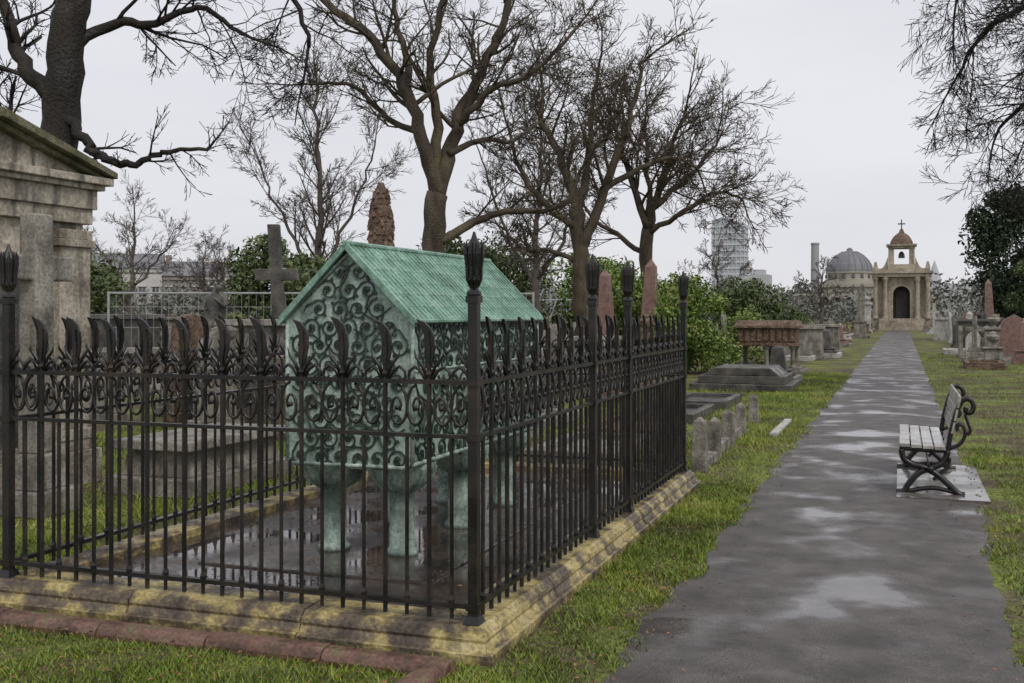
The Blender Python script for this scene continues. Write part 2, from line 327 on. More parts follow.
def vines(P,w,z0,zt,sp,tr,inside):
    row=0; z=z0+sp*.5
    while z<zt:
        n=int(w/sp); off=(w-n*sp)/2
        for k in range(n+1):
            s=off+sp*(k+(.5 if row%2==0 else 0))+random.uniform(-.01,.01)
            if not inside(s,z,sp*.32): continue
            sg=1 if (k+row)%2==0 else -1; a0=random.uniform(0,6.283)
            R=sp*.5*random.uniform(.85,1.12); pts=spiral((s,z),R,sp*.07,a0,sg*1.55,22)
            b.tube([P(x,y,.006) for x,y in pts],[tr*(1-.35*i/22) for i in range(23)],4)
            tp=[(s+R*math.cos(a0),z+R*math.sin(a0)),(s+R*1.5*math.cos(a0-sg*.5),z+R*1.5*math.sin(a0-sg*.5)),(s+R*1.9*math.cos(a0-sg*.95),z+R*1.9*math.sin(a0-sg*.95))]
            if inside(tp[2][0],tp[2][1],.01): b.tube([P(x,y,.006) for x,y in tp],[tr,tr,tr*.5],4)
            c=pts[-1]
            for (px,py,aa,ll) in [(c[0],c[1],a0,sp*.17)]+[(pts[q][0],pts[q][1],a0+sg*1.6*2*math.pi*q/22+random.uniform(-.4,.4)+(math.pi if q>8 else 0),sp*.22) for q in (3,7,11,15)]:
                ex,ey=px+math.cos(aa)*ll,py+math.sin(aa)*ll
                if not inside(ex,ey,.005): continue
                nx,ny=-math.sin(aa)*ll*.4,math.cos(aa)*ll*.4; mx,my=(px+ex)/2,(py+ey)/2
                b.prism([(px,py),(mx+nx,my+ny),(ex,ey),(mx-nx,my-ny)],P,.002,.013)
        z+=sp*.86; row+=1
W=X1-X0; Ln=Y1-Y0
def ing(s,z,m):
    return m<s<W-m and z>ZB+.02+m and z< (ZE+ (ZR-ZE)*(1-abs(s-W/2)/(W/2)))-.03-m*1.05
for yy,sg in ((Y0,-1),(Y1,1)):
    vines(lambda s,z,d,yy=yy,sg=sg:(X0+s,yy+sg*d,z),W,ZB,ZR,.13,.0072,ing)
for xx,sg in ((X1,1),(X0,-1)):
    vines(lambda s,z,d,xx=xx,sg=sg:(xx+sg*d,Y0+s,z),Ln,ZB+.02,ZE-.33,.15,.0075,lambda s,z,m:m<s<Ln-m and ZB+.04+m<z<ZE-.34-m*.8)
    vines(lambda s,z,d,xx=xx,sg=sg:(xx+sg*d,Y0+s,z),Ln,ZE-.34,ZE,.12,.007,lambda s,z,m:m<s<Ln-m and ZE-.33+m<z<ZE-.01-m*.8)
b.obj('vine_scrollwork','vine',te)
b=MB()
ov=.03; rise=ZR-ZE; half=W/2+ov; zl=ZE-rise*ov/(W/2); YA,YBB=Y0-.04,Y1+.04
def Q(sg,t,y,up): return (XC+sg*half*(1-t), y, zl+(ZR-zl)*t+up)
for sg in (-1,1):
    rows=6; cols=38
    for r in range(rows):
        t0=r/rows; t1=(r+1)/rows
        for c in range(cols):
            ya=YA+(YBB-YA)*c/cols; yb=YA+(YBB-YA)*(c+1)/cols; j=random.uniform(0,.0015); i=len(b.v)
            b.v+=[Q(sg,t0,ya,.009+j),Q(sg,t0,yb,.009+j),Q(sg,t1,yb,.005),Q(sg,t1,ya,.005),Q(sg,t0,ya,-.006),Q(sg,t0,yb,-.006)]
            b.f+=[(i,i+1,i+2,i+3),(i,i+4,i+5,i+1)]
    for c in range(cols+1):
        y=YA+(YBB-YA)*c/cols; b.tube([Q(sg,0,y,.010),Q(sg,1,y,.010)],.0055,4)
for y in (YA-.012,YBB-.012):
    for sg in (-1,1):
        b.prism([(XC+sg*half,zl-.03),(XC+sg*half,zl+.02),(XC,ZR+.022),(XC,ZR-.025)],lambda a,c,d:(a,d,c),y,y+.024)
b.tube([(XC,Y0-.06,ZR+.012),(XC,Y1+.06,ZR+.012)],.016,8)
for sg in (-1,1):
    b.tube([(XC+sg*(half),Y0-.05,zl-.005),(XC+sg*half,Y1+.05,zl-.005)],.013,6)
    b.prism([(XC+sg*(half-.004),zl-.008),(XC+sg*(half-.01),zl-.02),(XC+sg*.01,ZR-.02),(XC+sg*.01,ZR-.008)],lambda a,c,d:(a,d,c),Y0-.025,Y1+.025)
b.obj('seamed_roof','roof',te)
# ------------------------------------------------------------------ bench
be=empty('park_bench',(.3,10.9,0))
SX=lambda vs:[(v[0]*.86,v[1],v[2]) for v in vs]
b=MB(); YB0,YB1=10.2,11.95
for k in range(4):
    x=-.02+.112*k; z=.452-.006*k
    b.box(x,x+.1,YB0,YB1,z-.03,z)
for k in range(3):
    x=.465+.028*k; z=.55+.112*k
    b.prism([(x,z),(x+.024,z+.1),(x+.046,z+.096),(x+.022,z-.005)],lambda a,c,d:(a,d,c),YB0,YB1)
b.v=SX(b.v); b.obj('slats','wood',be,bevel=.004)
b=MB()
def sm(pts,n=5):
    out=[]; P=[Vector((*p,0)) for p in pts]
    for i in range(len(P)-1):
        p0=P[max(i-1,0)];p1=P[i];p2=P[i+1];p3=P[min(i+2,len(P)-1)]
        for k in range(n):
            t=k/n; out.append(.5*((2*p1)+(p2-p0)*t+(2*p0-5*p1+4*p2-p3)*t*t+(-p0+3*p1-3*p2+p3)*t**3))
    out.append(P[-1]); return [(p.x,p.y) for p in out]
for y in (YB0+.04,YB1-.04):
    for pts,r in (([(-.02,.41),(.2,.4),(.44,.4)],.022),([(.44,.4),(.46,.52),(.49,.64),(.53,.76),(.58,.84),(.64,.85),(.68,.8),(.66,.74),(.61,.74),(.61,.78)],.025),
        ([(.0,.4),(.02,.32),(.1,.27),(.2,.25),(.32,.2),(.43,.12),(.54,.03),(.6,.02)],.03),
        ([(.44,.4),(.4,.3),(.3,.25),(.17,.2),(.07,.1),(.02,.03),(-.05,.02)],.03),
        ([(.46,.42),(.55,.46),(.6,.54),(.58,.62),(.53,.62),(.53,.57)],.018),
        ([(.05,.03),(.3,.07),(.56,.03)],.02),
        ([(.3,.14),(.37,.2),(.44,.26),(.46,.34)],.016),([(.6,.72),(.63,.64),(.65,.58),(.62,.54)],.016)):
        b.tube([(p[0],y,p[1]) for p in sm(pts)],r,6)
    b.lathe(.275,y,[(.03,-.03),(.05,0),(.03,.03)],10,.235)
b.tube([(.27,YB0+.05,.21),(.27,YB1-.05,.21)],.012,6)
b.v=SX(b.v); b.obj('cast_iron_ends','iron',be,smooth=True)
b=MB(); b.box(-.04,.7,9.95,12.2,.0,.024); b.obj('bench_pad','pad')
# ------------------------------------------------------------------ mausoleum
CY=7.2; me_=empty('stone_mausoleum',(-8.4,CY,0))
b=MB(); XF=-7.25; y0,y1=CY-1.2,CY+1.2
b.box(-9.5,XF,y0,y1,0,2.42)
b.box(-9.6,XF+.12,y0-.12,y1+.12,0,.32); b.box(-9.56,XF+.08,y0-.08,y1+.08,.32,.42)
for yy in (y0,y1-.34):
    b.box(XF-.02,XF+.06,yy-.03,yy+.37,.42,2.2); b.box(XF-.02,XF+.09,yy-.06,yy+.4,2.2,2.27); b.box(XF-.02,XF+.075,yy-.045,yy+.385,2.27,2.36); b.box(XF-.02,XF+.09,yy-.06,yy+.4,.42,.52)
b.box(-9.52,XF+.07,y0-.05,y1+.05,2.42,2.56); b.box(-9.54,XF+.1,y0-.08,y1+.08,2.56,2.74)
b.box(-9.58,XF+.15,y0-.13,y1+.13,2.74,2.79); b.box(-9.62,XF+.2,y0-.19,y1+.19,2.79,2.86)
b.prism([(y0-.02,2.86),(y1+.02,2.86),(CY,3.22)],lambda a,c,d:(d,a,c),-9.5,XF+.05)
b.obj('walls_and_entablature','stone',me_,bevel=.008)
b=MB()
for sg in (-1,1):
    b.prism([(CY,3.23),(CY+sg*1.42,2.863),(CY+sg*1.42,2.92),(CY,3.31)],lambda a,c,d:(d,a,c),-9.6,XF+.22)
    b.prism([(CY,3.17),(CY+sg*1.25,2.862),(CY+sg*1.40,2.863),(CY,3.228)],lambda a,c,d:(d,a,c),XF-.0,XF+.14)
b.obj('roof','mossroof',me_,bevel=.006)
b=MB(); b.box(XF-.01,XF+.02,CY-.45,CY+.45,.43,1.95); b.obj('bronze_door','dark',me_)
b=MB(); b.box(XF-.01,XF+.07,CY-.6,CY-.45,.43,2.1); b.box(XF-.01,XF+.07,CY+.45,CY+.6,.43,2.1); b.box(XF-.01,XF+.072,CY-.45,CY+.45,1.95,2.1)
b.obj('door_surround','stone',me_,bevel=.006)
b=MB(); b.box(-6.75,-6.25,6.75,7.25,0,.2); b.box(-6.68,-6.32,6.82,7.18,.2,.48,.03,.03); b.box(-6.6,-6.4,6.9,7.1,.48,2.38,.02,.0); b.box(-6.57,-6.43,6.7,6.91,1.85,2.05);b.box(-6.57,-6.43,7.09,7.33,1.85,2.05)
b.obj('stone_cross','grey',loc=(-6.5,7.0,0),bevel=.015)
b=MB(); b.box(-6.6,-5.7,7.9,9.6,0,.16); b.box(-6.5,-5.8,8.0,9.5,.16,.4,.05,.05); b.box(-6.58,-5.72,7.93,9.57,.4,.48,.02,.02)
b.obj('chest_tomb','grey',loc=(-6.1,8.7,0),bevel=.012)
# ------------------------------------------------------------------ headstones
def rot2(cx,cy,a,pts):
    c,s=math.cos(a),math.sin(a); return [(cx+(x-cx)*c-(y-cy)*s,cy+(x-cx)*s+(y-cy)*c,z) for x,y,z in pts]
def headstone(x,y,kind,h,m,a=0,sc=1):
    b=MB(); w=.3*sc
    if kind in('round','gothic','square'):
        b.box(x-w-.08,x+w+.08,y-.13,y+.13,0,.14)
        if kind=='round': P=[(-w,.14),(w,.14),(w,h-w*.8)]+[(w*math.cos(t*math.pi/8),h-w*.8+w*.8*math.sin(t*math.pi/8)) for t in range(1,8)]+[(-w,h-w*.8)]
        elif kind=='gothic': P=[(-w,.14),(w,.14),(w,h-w),(w*.75,h-w*.5),(w*.35,h-w*.12),(0,h),(-w*.35,h-w*.12),(-w*.75,h-w*.5),(-w,h-w)]
        else: P=[(-w,.14),(w,.14),(w,h-.12),(w*.8,h-.12),(w*.7,h),(-w*.7,h),(-w*.8,h-.12),(-w,h-.12)]
        b.prism([(x+p,q) for p,q in P],lambda p,q,d:(p,d,q),y-.06,y+.06); nm='headstone'
    elif kind=='cross':
        b.box(x-.38*sc,x+.38*sc,y-.3*sc,y+.3*sc,0,.16); b.box(x-.27*sc,x+.27*sc,y-.2*sc,y+.2*sc,.16,.34); b.box(x-.18*sc,x+.18*sc,y-.14*sc,y+.14*sc,.34,.5)
        t=.07*sc; b.prism([(x+p,q) for p,q in [(-t*1.2,.5),(t*1.2,.5),(t,h*.68),(.26*sc,h*.68),(.26*sc,h*.68+2*t),(t,h*.68+2*t),(t,h),(-t,h),(-t,h*.68+2*t),(-.26*sc,h*.68+2*t),(-.26*sc,h*.68),(-t,h*.68)]],lambda p,q,d:(p,d,q),y-.055*sc,y+.055*sc); nm='cross_headstone'
    elif kind=='obelisk':
        b.box(x-.42*sc,x+.42*sc,y-.42*sc,y+.42*sc,0,.2); b.box(x-.33*sc,x+.33*sc,y-.33*sc,y+.33*sc,.2,h*.28,.02,.02); b.box(x-.36*sc,x+.36*sc,y-.36*sc,y+.36*sc,h*.28,h*.31)
        b.box(x-.22*sc,x+.22*sc,y-.22*sc,y+.22*sc,h*.31,h*.93,.08*sc,.08*sc); b.box(x-.14*sc,x+.14*sc,y-.14*sc,y+.14*sc,h*.93,h,.135*sc,.135*sc); nm='obelisk_monument'
    elif kind=='chest':
        b.box(x-.5*sc,x+.5*sc,y-.95*sc,y+.95*sc,0,.14); b.box(x-.4*sc,x+.4*sc,y-.85*sc,y+.85*sc,.14,h-.1,.03,.03); b.box(x-.47*sc,x+.47*sc,y-.92*sc,y+.92*sc,h-.1,h,.03,.03); nm='chest_tomb'
    elif kind=='urn':
        b.box(x-.36*sc,x+.36*sc,y-.36*sc,y+.36*sc,0,.2); b.box(x-.25*sc,x+.25*sc,y-.25*sc,y+.25*sc,.2,h*.6,.02,.02); b.box(x-.3*sc,x+.3*sc,y-.3*sc,y+.3*sc,h*.6,h*.65)
        b.lathe(x,y,[(.1*sc,0),(.05*sc,.06),(.07*sc,.12),(.17*sc,.22),(.19*sc,.32),(.1*sc,.38),(.12*sc,.4),(.03*sc,.47)],12,h*.65); nm='urn_monument'
    b.v=rot2(x,y,a,b.v); tl=random.gauss(0,.03); b.v=[(vx+vz*tl,vy,vz) for vx,vy,vz in b.v]
    b.obj(nm,m,loc=(x,y,0),bevel=.012)
def grave_slab(x,y,w,l,m,h=.16):
    b=MB(); t=.12
    b.box(x-w/2,x+w/2,y-l/2,y-l/2+t,0,h); b.box(x-w/2,x+w/2,y+l/2-t,y+l/2,0,h); b.box(x-w/2,x-w/2+t,y-l/2+t,y+l/2-t,0,h-.003); b.box(x+w/2-t,x+w/2,y-l/2+t,y+l/2-t,0,h-.003); b.box(x-w/2+t,x+w/2-t,y-l/2+t,y+l/2-t,0,h*.5)
    b.obj('grave_kerb',m,loc=(x,y,0),bevel=.01)
kinds=['round','gothic','square','cross','cross','obelisk','chest','urn','round','square']
ms=['grey','grey','dark','white','brown','pink','grey','dark']
for k in range(150):
    Y=13+62*random.random()**1.2; X=random.uniform(-6,-6-.72*Y)
    if abs(X+5.05)<1.6 and abs(Y-27.9)<2: continue
    if -9.5<X<-8 and 19<Y<22: continue
    headstone(X,Y,random.choice(kinds),random.uniform(.8,1.6),random.choice(ms),random.uniform(-.2,.2)+(math.pi/2 if random.random()<.5 else 0),random.uniform(.9,1.3))
for k in range(40):
    Y=25.8+k*1.9+random.uniform(-.5,.5); X=random.uniform(-4.8,-2.3)
    if 27<Y<32: continue
    grave_slab(X,Y,.9,1.7,random.choice(ms))
    if random.random()<.8: headstone(X-.1,Y+.85,random.choice(kinds),random.uniform(.6,1.2),random.choice(ms),random.choice((0,1.57)),.9)
for k in range(110):
    Y=random.uniform(32,103); X=random.uniform(1.7,2.2+.11*Y)
    headstone(X,Y,random.choice(kinds),random.uniform(.7,1.7),random.choice(ms+['white','grey']),random.choice((0,1.57)),random.uniform(.9,1.3))
headstone(4.05,58,'obelisk',3.2,'pink',0,1.0); headstone(2.9,72,'cross',2.3,'white',0,1.3); headstone(2.2,84,'cross',2.2,'white',0,1.3); headstone(-2.6,88,'urn',3.6,'white',0,1.5); headstone(-2.4,70,'obelisk',3.4,'grey',0,1.1)
for (x,y) in ((2.2,34),(3.1,38),(2.0,45),(3.0,53)): grave_slab(x,y,1.0,1.9,random.choice(('grey','white','brown')),.2)
headstone(-6.3,28.5,'obelisk',3.0,'pink',0,.95); headstone(-7.0,27,'obelisk',2.7,'pink',0,.9)
headstone(-9.2,16.5,'square',1.5,'dark',1.4,1.3); headstone(-10.6,17.5,'cross',3.2,'dark',.3,1.5); headstone(-8.4,14.5,'chest',.95,'dark',0,1.1)
headstone(-7.2,12.2,'round',1.2,'brown',1.5,1.1); headstone(-6.3,12.8,'square',1.1,'dark',1.5,1.2); headstone(-8.9,12.9,'gothic',1.35,'grey',1.4,1.2);headstone(-6.8,14.8,'cross',1.6,'grey',1.4,1.1)
headstone(-10.2,15.2,'chest',1.0,'grey',0,1.2);headstone(-7.9,17.5,'urn',1.7,'brown',0,1.1);headstone(-6.2,18.5,'round',1.2,'grey',1.4,1.1);headstone(-5.2,16.2,'square',.9,'dark',1.5,1.1)
headstone(-5.0,22.5,'urn',1.7,'brown',0,1.0); headstone(-5.6,20.5,'gothic',1.2,'grey',0,1); headstone(-4.8,19.0,'round',.9,'brown',0,1)
for (x,y) in ((-3.3,12),(-3.4,14.3),(-3.3,16.6),(-4.9,12.5),(-5,15),(-3.2,19)): grave_slab(x,y,1.0,1.9,random.choice(('grey','dark','brown')),.14)
b=MB()
for k,(y,h,w) in enumerate(((11.0,.5,.075),(12.1,.4,.07),(13.3,.38,.08),(14.6,.36,.075),(16.2,.36,.07))):
    x=-1.9-.03*k; b.box(x-w,x+w,y-w,y+w,-.02,h,.012,.012); b.box(x-w+.01,x+w-.01,y-w+.01,y+w-.01,h,h+.05,.05,.05)
b.box(-2.0,-1.86,11.3,11.9,-.01,.1); b.box(-2.02,-1.9,12.4,13.0,-.01,.13); b.box(-2.05,-1.93,13.6,14.3,-.01,.12)
b.obj('boundary_stones','grey',bevel=.02)
b=MB(); b.box(-1.6,-1.5,14.4,16.4,0,.05); b.obj('fallen_stone_slab','white',bevel=.01)
b=MB(); b.box(-4.1,-2.05,22.4,24.6,0,.14); b.box(-3.95,-2.2,22.6,24.4,.14,.3); b.prism([(-3.85,.3),(-2.3,.3),(-2.5,.46),(-3.65,.46)],lambda a,c,d:(a,d,c),22.7,24.3)
b.obj('ledger_tomb','dark',loc=(-3,23.5,0),bevel=.015)
se=empty('pillared_sarcophagus',(-3.3,29.6,0)); x,y=-3.3,29.6
b=MB(); b.box(x-.95,x+.95,y-.8,y+.8,0,.1); b.box(x-.85,x+.85,y-.7,y+.7,.1,.16)
for i in range(3):
    for yy in (-.5,.5):
        cx=x-.66+.66*i; b.lathe(cx,y+yy,[(.1,0),(.1,.04),(.06,.08),(.055,.45),(.075,.5),(.11,.56)],10,.16)
b.obj('base_and_columns','grey',se)
b=MB(); b.box(x-.8,x+.8,y-.64,y+.64,.72,.8); b.box(x-.74,x+.74,y-.58,y+.58,.8,1.18)
for i in range(9): b.box(x-.72+.163*i,x-.6+.163*i,y-.615,y-.57,.84,1.14)
b.box(x-.84,x+.84,y-.68,y+.68,1.18,1.24); b.box(x-.84,x+.84,y-.68,y+.68,1.24,1.38,.1,.14)
b.obj('carved_chest','brown',se,bevel=.01)
b=MB(); cx,cy=-8.35,16.9
b.box(cx-.5,cx+.5,cy-.5,cy+.5,0,.35); b.box(cx-.38,cx+.38,cy-.38,cy+.38,.35,1.4,.03,.03)
b.lathe(cx,cy,[(.24,0),(.24,.1),(.19,.3),(.19,.7),(.2,1.0),(.21,1.25),(.2,1.5),(.19,1.75),(.16,1.98),(.13,2.12),(.1,2.26),(.05,2.4)],14,1.4)
for k in range(420):
    a=random.uniform(0,6.28); z=random.uniform(.3,2.3); r=.2 if z<1.75 else .2-.18*(z-1.75); s=random.uniform(.015,.035)
    x,y,zz=cx+math.cos(a)*r,cy+math.sin(a)*r,1.4+z; b.box(x-s,x+s,y-s,y+s,zz-s*1.4,zz+s*1.4,s*.6,s*.6)
b.obj('weathered_column_monument','brown',loc=(cx,cy,0))
# statue
st=empty('mourning_statue',(-11.0,15.9,0))
b=MB(); b.box(-11.4,-10.6,15.5,16.3,0,.3); b.box(-11.3,-10.7,15.6,16.2,.3,1.15,.02,.02); b.box(-11.36,-10.64,15.54,16.26,1.15,1.22); b.obj('pedestal','grey',st,bevel=.01)
def skinned(name,verts,edges,rads,m,parent):
    me=bpy.data.meshes.new(name); me.from_pydata(verts,edges,[]); o=bpy.data.objects.new(name,me); S.collection.objects.link(o)
    o.modifiers.new('skin','SKIN'); sv=me.skin_vertices[0].data if me.skin_vertices else None
    if sv is None:
        bpy.context.view_layer.objects.active=o; o.select_set(True); bpy.ops.object.modifier_remove(modifier='skin'); bpy.ops.object.modifier_add(type='SKIN'); sv=me.skin_vertices[0].data
    for i,r in enumerate(rads): sv[i].radius=(r,r)
    sv[0].use_root=True
    q=o.modifiers.new('sub','SUBSURF'); q.levels=2; q.render_levels=2; me.materials.append(M[m])
    o.parent=parent; o.matrix_parent_inverse=Matrix.Translation(-Vector(parent.location)); return o
try:
    V=[(0,0,.18),(0,.02,.4),(0.02,.02,.62),(.06,.0,.74),(.1,-.02,.84),(-.16,0,.6),(-.2,-.12,.42),(-.05,-.26,.42),(.2,0,.6),(.24,-.1,.46),(.12,-.2,.62),
       (-.1,-.1,.16),(-.12,-.36,.2),(-.12,-.36,.0),(.1,-.1,.16),(.12,-.36,.2),(.12,-.36,.0)]
    E=[(0,1),(1,2),(2,3),(3,4),(2,5),(5,6),(6,7),(2,8),(8,9),(9,10),(0,11),(11,12),(12,13),(0,14),(14,15),(15,16)]
    R=[.17,.14,.14,.055,.095,.06,.05,.035,.06,.05,.035,.12,.1,.09,.12,.1,.09]
    skinned('figure',[(vx-11.0,vy+15.95,vz+1.22) for vx,vy,vz in V],E,R,'dark',st)
except Exception as ex: print('statue',ex)
# ------------------------------------------------------------------ temporary mesh fence & scaffolding
b=MB()
for k in range(4):
    x0=-14.5+1.9*k; yy=17.5+.9*k; x1=x0+1.8; y1_=yy+.85
    for x,y in ((x0,yy),(x1,y1_)): b.tube([(x,y,0),(x,y,2.0)],.025,6)
    for z in (.15,1.97): b.tube([(x0,yy,z),(x1,y1_,z)],.02,5)
    for i in range(1,14): b.tube([(x0+(x1-x0)*i/14,yy+(y1_-yy)*i/14,.15),(x0+(x1-x0)*i/14,yy+(y1_-yy)*i/14,1.97)],.004,3)
    for z in (.5,.9,1.3,1.7): b.tube([(x0,yy,z),(x1,y1_,z)],.005,3)
b.obj('site_fence','steel')
b=MB(); cx,cy=-21.5,70
for dx in (-1.6,-.5,.5,1.6): b.tube([(cx+dx,cy+dx*.35,0),(cx+dx,cy+dx*.35,4.9)],.07,5)
for z in (1.2,2.4,3.6,4.4): b.tube([(cx-1.6,cy-.56,z),(cx+1.6,cy+.56,z)],.06,5)
for i in range(3):
    a=-1.6+1.07*i; b.tube([(cx+a,cy+a*.35,1.2),(cx+a+1.07,cy+(a+1.07)*.35,4.4)],.05,4)
b.obj('scaffolding','steel')
# ------------------------------------------------------------------ distant temple
t=empty('bell_tower_temple',(0,106,0)); b=MB(); d=MB(); l=MB(); TY=106
for k in range(5): b.box(-1.9,1.9,TY-4.2+.3*k,TY-3.9+.3*k,0,.17*(k+1))
b.box(-1.9,1.9,TY-2.7,TY-2.01,0,1.01)
b.box(-2.6,2.6,TY-2,TY+2.4,0,1.02)
b.arch(-1.15,1.15,1.02,4.75,0,.72,3.2,TY-1.7,TY-1.3)
b.box(-2.3,-1.15,TY-1.6,TY+2.0,1.02,4.75); b.box(1.15,2.3,TY-1.6,TY+2.0,1.02,4.75)
b.box(-1.15,1.15,TY+1.6,TY+2.0,1.02,4.75)
for x in (-2.2,-1.35,1.35,2.2):
    b.lathe(x,TY-1.95,[(.26,0),(.26,.12),(.2,.18),(.175,3.2),(.22,3.35),(.28,3.55),(.28,3.73)],12,1.02)
b.box(-2.5,2.5,TY-2.25,TY+2.2,4.75,5.05); b.box(-2.65,2.65,TY-2.4,TY+2.35,5.05,5.25); b.box(-2.4,2.4,TY-2.1,TY+2.1,5.25,5.5)
for sg in (-1,1): b.box(sg*2.2-.22,sg*2.2+.22,TY-1.9,TY-1.5,5.5,6.1,.12,.12)
b.box(-1.15,1.15,TY-1.15,TY+1.15,5.5,5.9)
for x in (-.85,.85):
    for yy in (-.85,.85): b.box(x-.2,x+.2,TY+yy-.2,TY+yy+.2,5.9,7.35); b.lathe(x*1.2,TY+yy*1.2,[(.12,0),(.1,1.45)],8,5.9)
    sgx=1 if x>0 else -1; b.prism([(sgx*1.16,5.5),(sgx*1.75,5.5),(sgx*1.5,5.75),(sgx*1.3,6.2),(sgx*1.16,6.6)],lambda p,q,dd:(p,dd,q),TY-.9,TY-.6)
b.box(-1.15,1.15,TY-1.15,TY+1.15,7.35,7.55); b.box(-1.3,1.3,TY-1.3,TY+1.3,7.55,7.72)
l.lathe(0,TY,[(1.0,0),(1.0,.15),(.9,.4),(.72,.7),(.5,.92),(.28,1.05),(.2,1.2),(.16,1.35),(.06,1.45)],16,7.72)
d.box(-.05,.05,TY-.05,TY+.05,9.1,10.0); d.box(-.32,.32,TY-.04,TY+.04,9.55,9.66)
d.lathe(0,TY,[(.3,0),(.28,.3),(.15,.55),(.05,.6)],10,6.5)
b.obj('stonework','sand',t); l.obj('cupola','brown',t); d.obj('cross_and_bell','dark',t)
b=MB(); b.box(-.5,.5,TY-1.0,TY-.9,1.03,3.4); b.box(-1.1,1.1,TY-.89,TY-.8,1.03,4.7); b.obj('doorway','void',t)
# ------------------------------------------------------------------ domed chapel
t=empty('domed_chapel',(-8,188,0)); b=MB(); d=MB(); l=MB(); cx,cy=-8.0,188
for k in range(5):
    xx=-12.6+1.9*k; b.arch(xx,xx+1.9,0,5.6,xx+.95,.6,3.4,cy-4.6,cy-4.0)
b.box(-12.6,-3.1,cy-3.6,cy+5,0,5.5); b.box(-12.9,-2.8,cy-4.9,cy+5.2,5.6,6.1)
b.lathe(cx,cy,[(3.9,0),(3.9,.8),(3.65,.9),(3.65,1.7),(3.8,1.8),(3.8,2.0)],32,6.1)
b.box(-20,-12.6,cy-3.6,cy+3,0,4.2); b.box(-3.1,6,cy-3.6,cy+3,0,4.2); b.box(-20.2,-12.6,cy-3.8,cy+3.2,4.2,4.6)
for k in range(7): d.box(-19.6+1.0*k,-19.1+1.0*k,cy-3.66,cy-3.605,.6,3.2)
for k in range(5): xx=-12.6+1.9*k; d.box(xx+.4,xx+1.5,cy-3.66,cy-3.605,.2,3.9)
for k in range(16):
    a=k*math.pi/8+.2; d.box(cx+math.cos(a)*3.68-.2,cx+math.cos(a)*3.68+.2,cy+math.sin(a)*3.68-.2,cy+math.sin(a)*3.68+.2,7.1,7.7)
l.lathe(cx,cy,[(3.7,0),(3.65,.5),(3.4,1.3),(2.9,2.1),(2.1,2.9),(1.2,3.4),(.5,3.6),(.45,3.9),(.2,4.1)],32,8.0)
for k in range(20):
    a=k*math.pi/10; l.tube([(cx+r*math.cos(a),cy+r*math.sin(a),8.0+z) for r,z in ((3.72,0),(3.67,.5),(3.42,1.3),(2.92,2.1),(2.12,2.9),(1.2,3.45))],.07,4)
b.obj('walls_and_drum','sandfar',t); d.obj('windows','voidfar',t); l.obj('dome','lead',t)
# ------------------------------------------------------------------ far buildings
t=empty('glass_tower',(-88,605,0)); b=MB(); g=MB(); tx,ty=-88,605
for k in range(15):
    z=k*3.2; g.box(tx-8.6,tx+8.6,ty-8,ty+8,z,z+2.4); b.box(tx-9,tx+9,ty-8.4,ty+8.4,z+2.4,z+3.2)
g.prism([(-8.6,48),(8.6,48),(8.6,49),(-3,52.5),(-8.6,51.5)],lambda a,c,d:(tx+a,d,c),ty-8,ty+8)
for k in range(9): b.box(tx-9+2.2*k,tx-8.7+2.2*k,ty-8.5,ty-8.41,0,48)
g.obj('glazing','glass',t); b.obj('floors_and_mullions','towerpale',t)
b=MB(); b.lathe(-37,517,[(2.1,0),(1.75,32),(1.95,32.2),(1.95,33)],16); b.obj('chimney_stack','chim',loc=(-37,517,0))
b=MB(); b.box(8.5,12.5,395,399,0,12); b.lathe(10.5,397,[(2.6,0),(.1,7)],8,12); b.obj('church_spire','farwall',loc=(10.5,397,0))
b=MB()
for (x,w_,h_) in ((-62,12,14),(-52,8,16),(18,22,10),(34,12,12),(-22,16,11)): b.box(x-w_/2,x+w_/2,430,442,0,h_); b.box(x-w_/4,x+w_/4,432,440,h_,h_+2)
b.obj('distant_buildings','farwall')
def house(x,y,w,h,m,name='terraced_house',a=.9):
    t=empty(name,(x,y,0)); b=MB(); r=MB(); wd=MB(); tr=MB()
    fx=lambda v: rot2(x,y,a,v)
    b.box(x-w/2,x+w/2,y,y+9,0,h); r.prism([(y-.3,h),(y+9.3,h),(y+4.5,h+2.6)],lambda p,q,dd:(dd,p,q),x-w/2-.2,x+w/2+.2)
    b.box(x-w/2+.3,x-w/2+1.2,y+3.6,y+5.4,h,h+3.6); b.box(x-w/2,x+w/2,y-.25,y-.003,h-.7,h-.4)
    n=3
    for i in range(n):
        for z in np.arange(1,h-2,3.0):
            c=x-w/2+w*(i+.5)/n; wd.box(c-.5,c+.5,y-.03,y-.004,z,z+1.7); tr.box(c-.7,c+.7,y-.2,y-.031,z+1.75,z+1.95); tr.box(c-.65,c+.65,y-.2,y-.031,z-.2,z-.02); tr.box(c-.04,c+.04,y-.06,y-.031,z,z+1.7)
    for q,mm,nn in ((b,m,'walls'),(r,'slate','roof'),(wd,'voidfar','windows'),(tr,'stucco','trim')):
        q.v=fx(q.v); q.obj(nn,mm,t)
hx,hy=-144,132
for k in range(2,8):
    house(hx+k*6.4*math.cos(.6),hy+k*6.4*math.sin(.6),6.3,6.8+random.choice((0,.8,2.0)),random.choice(('stucco','stucco','stucco','brick')),a=.6)
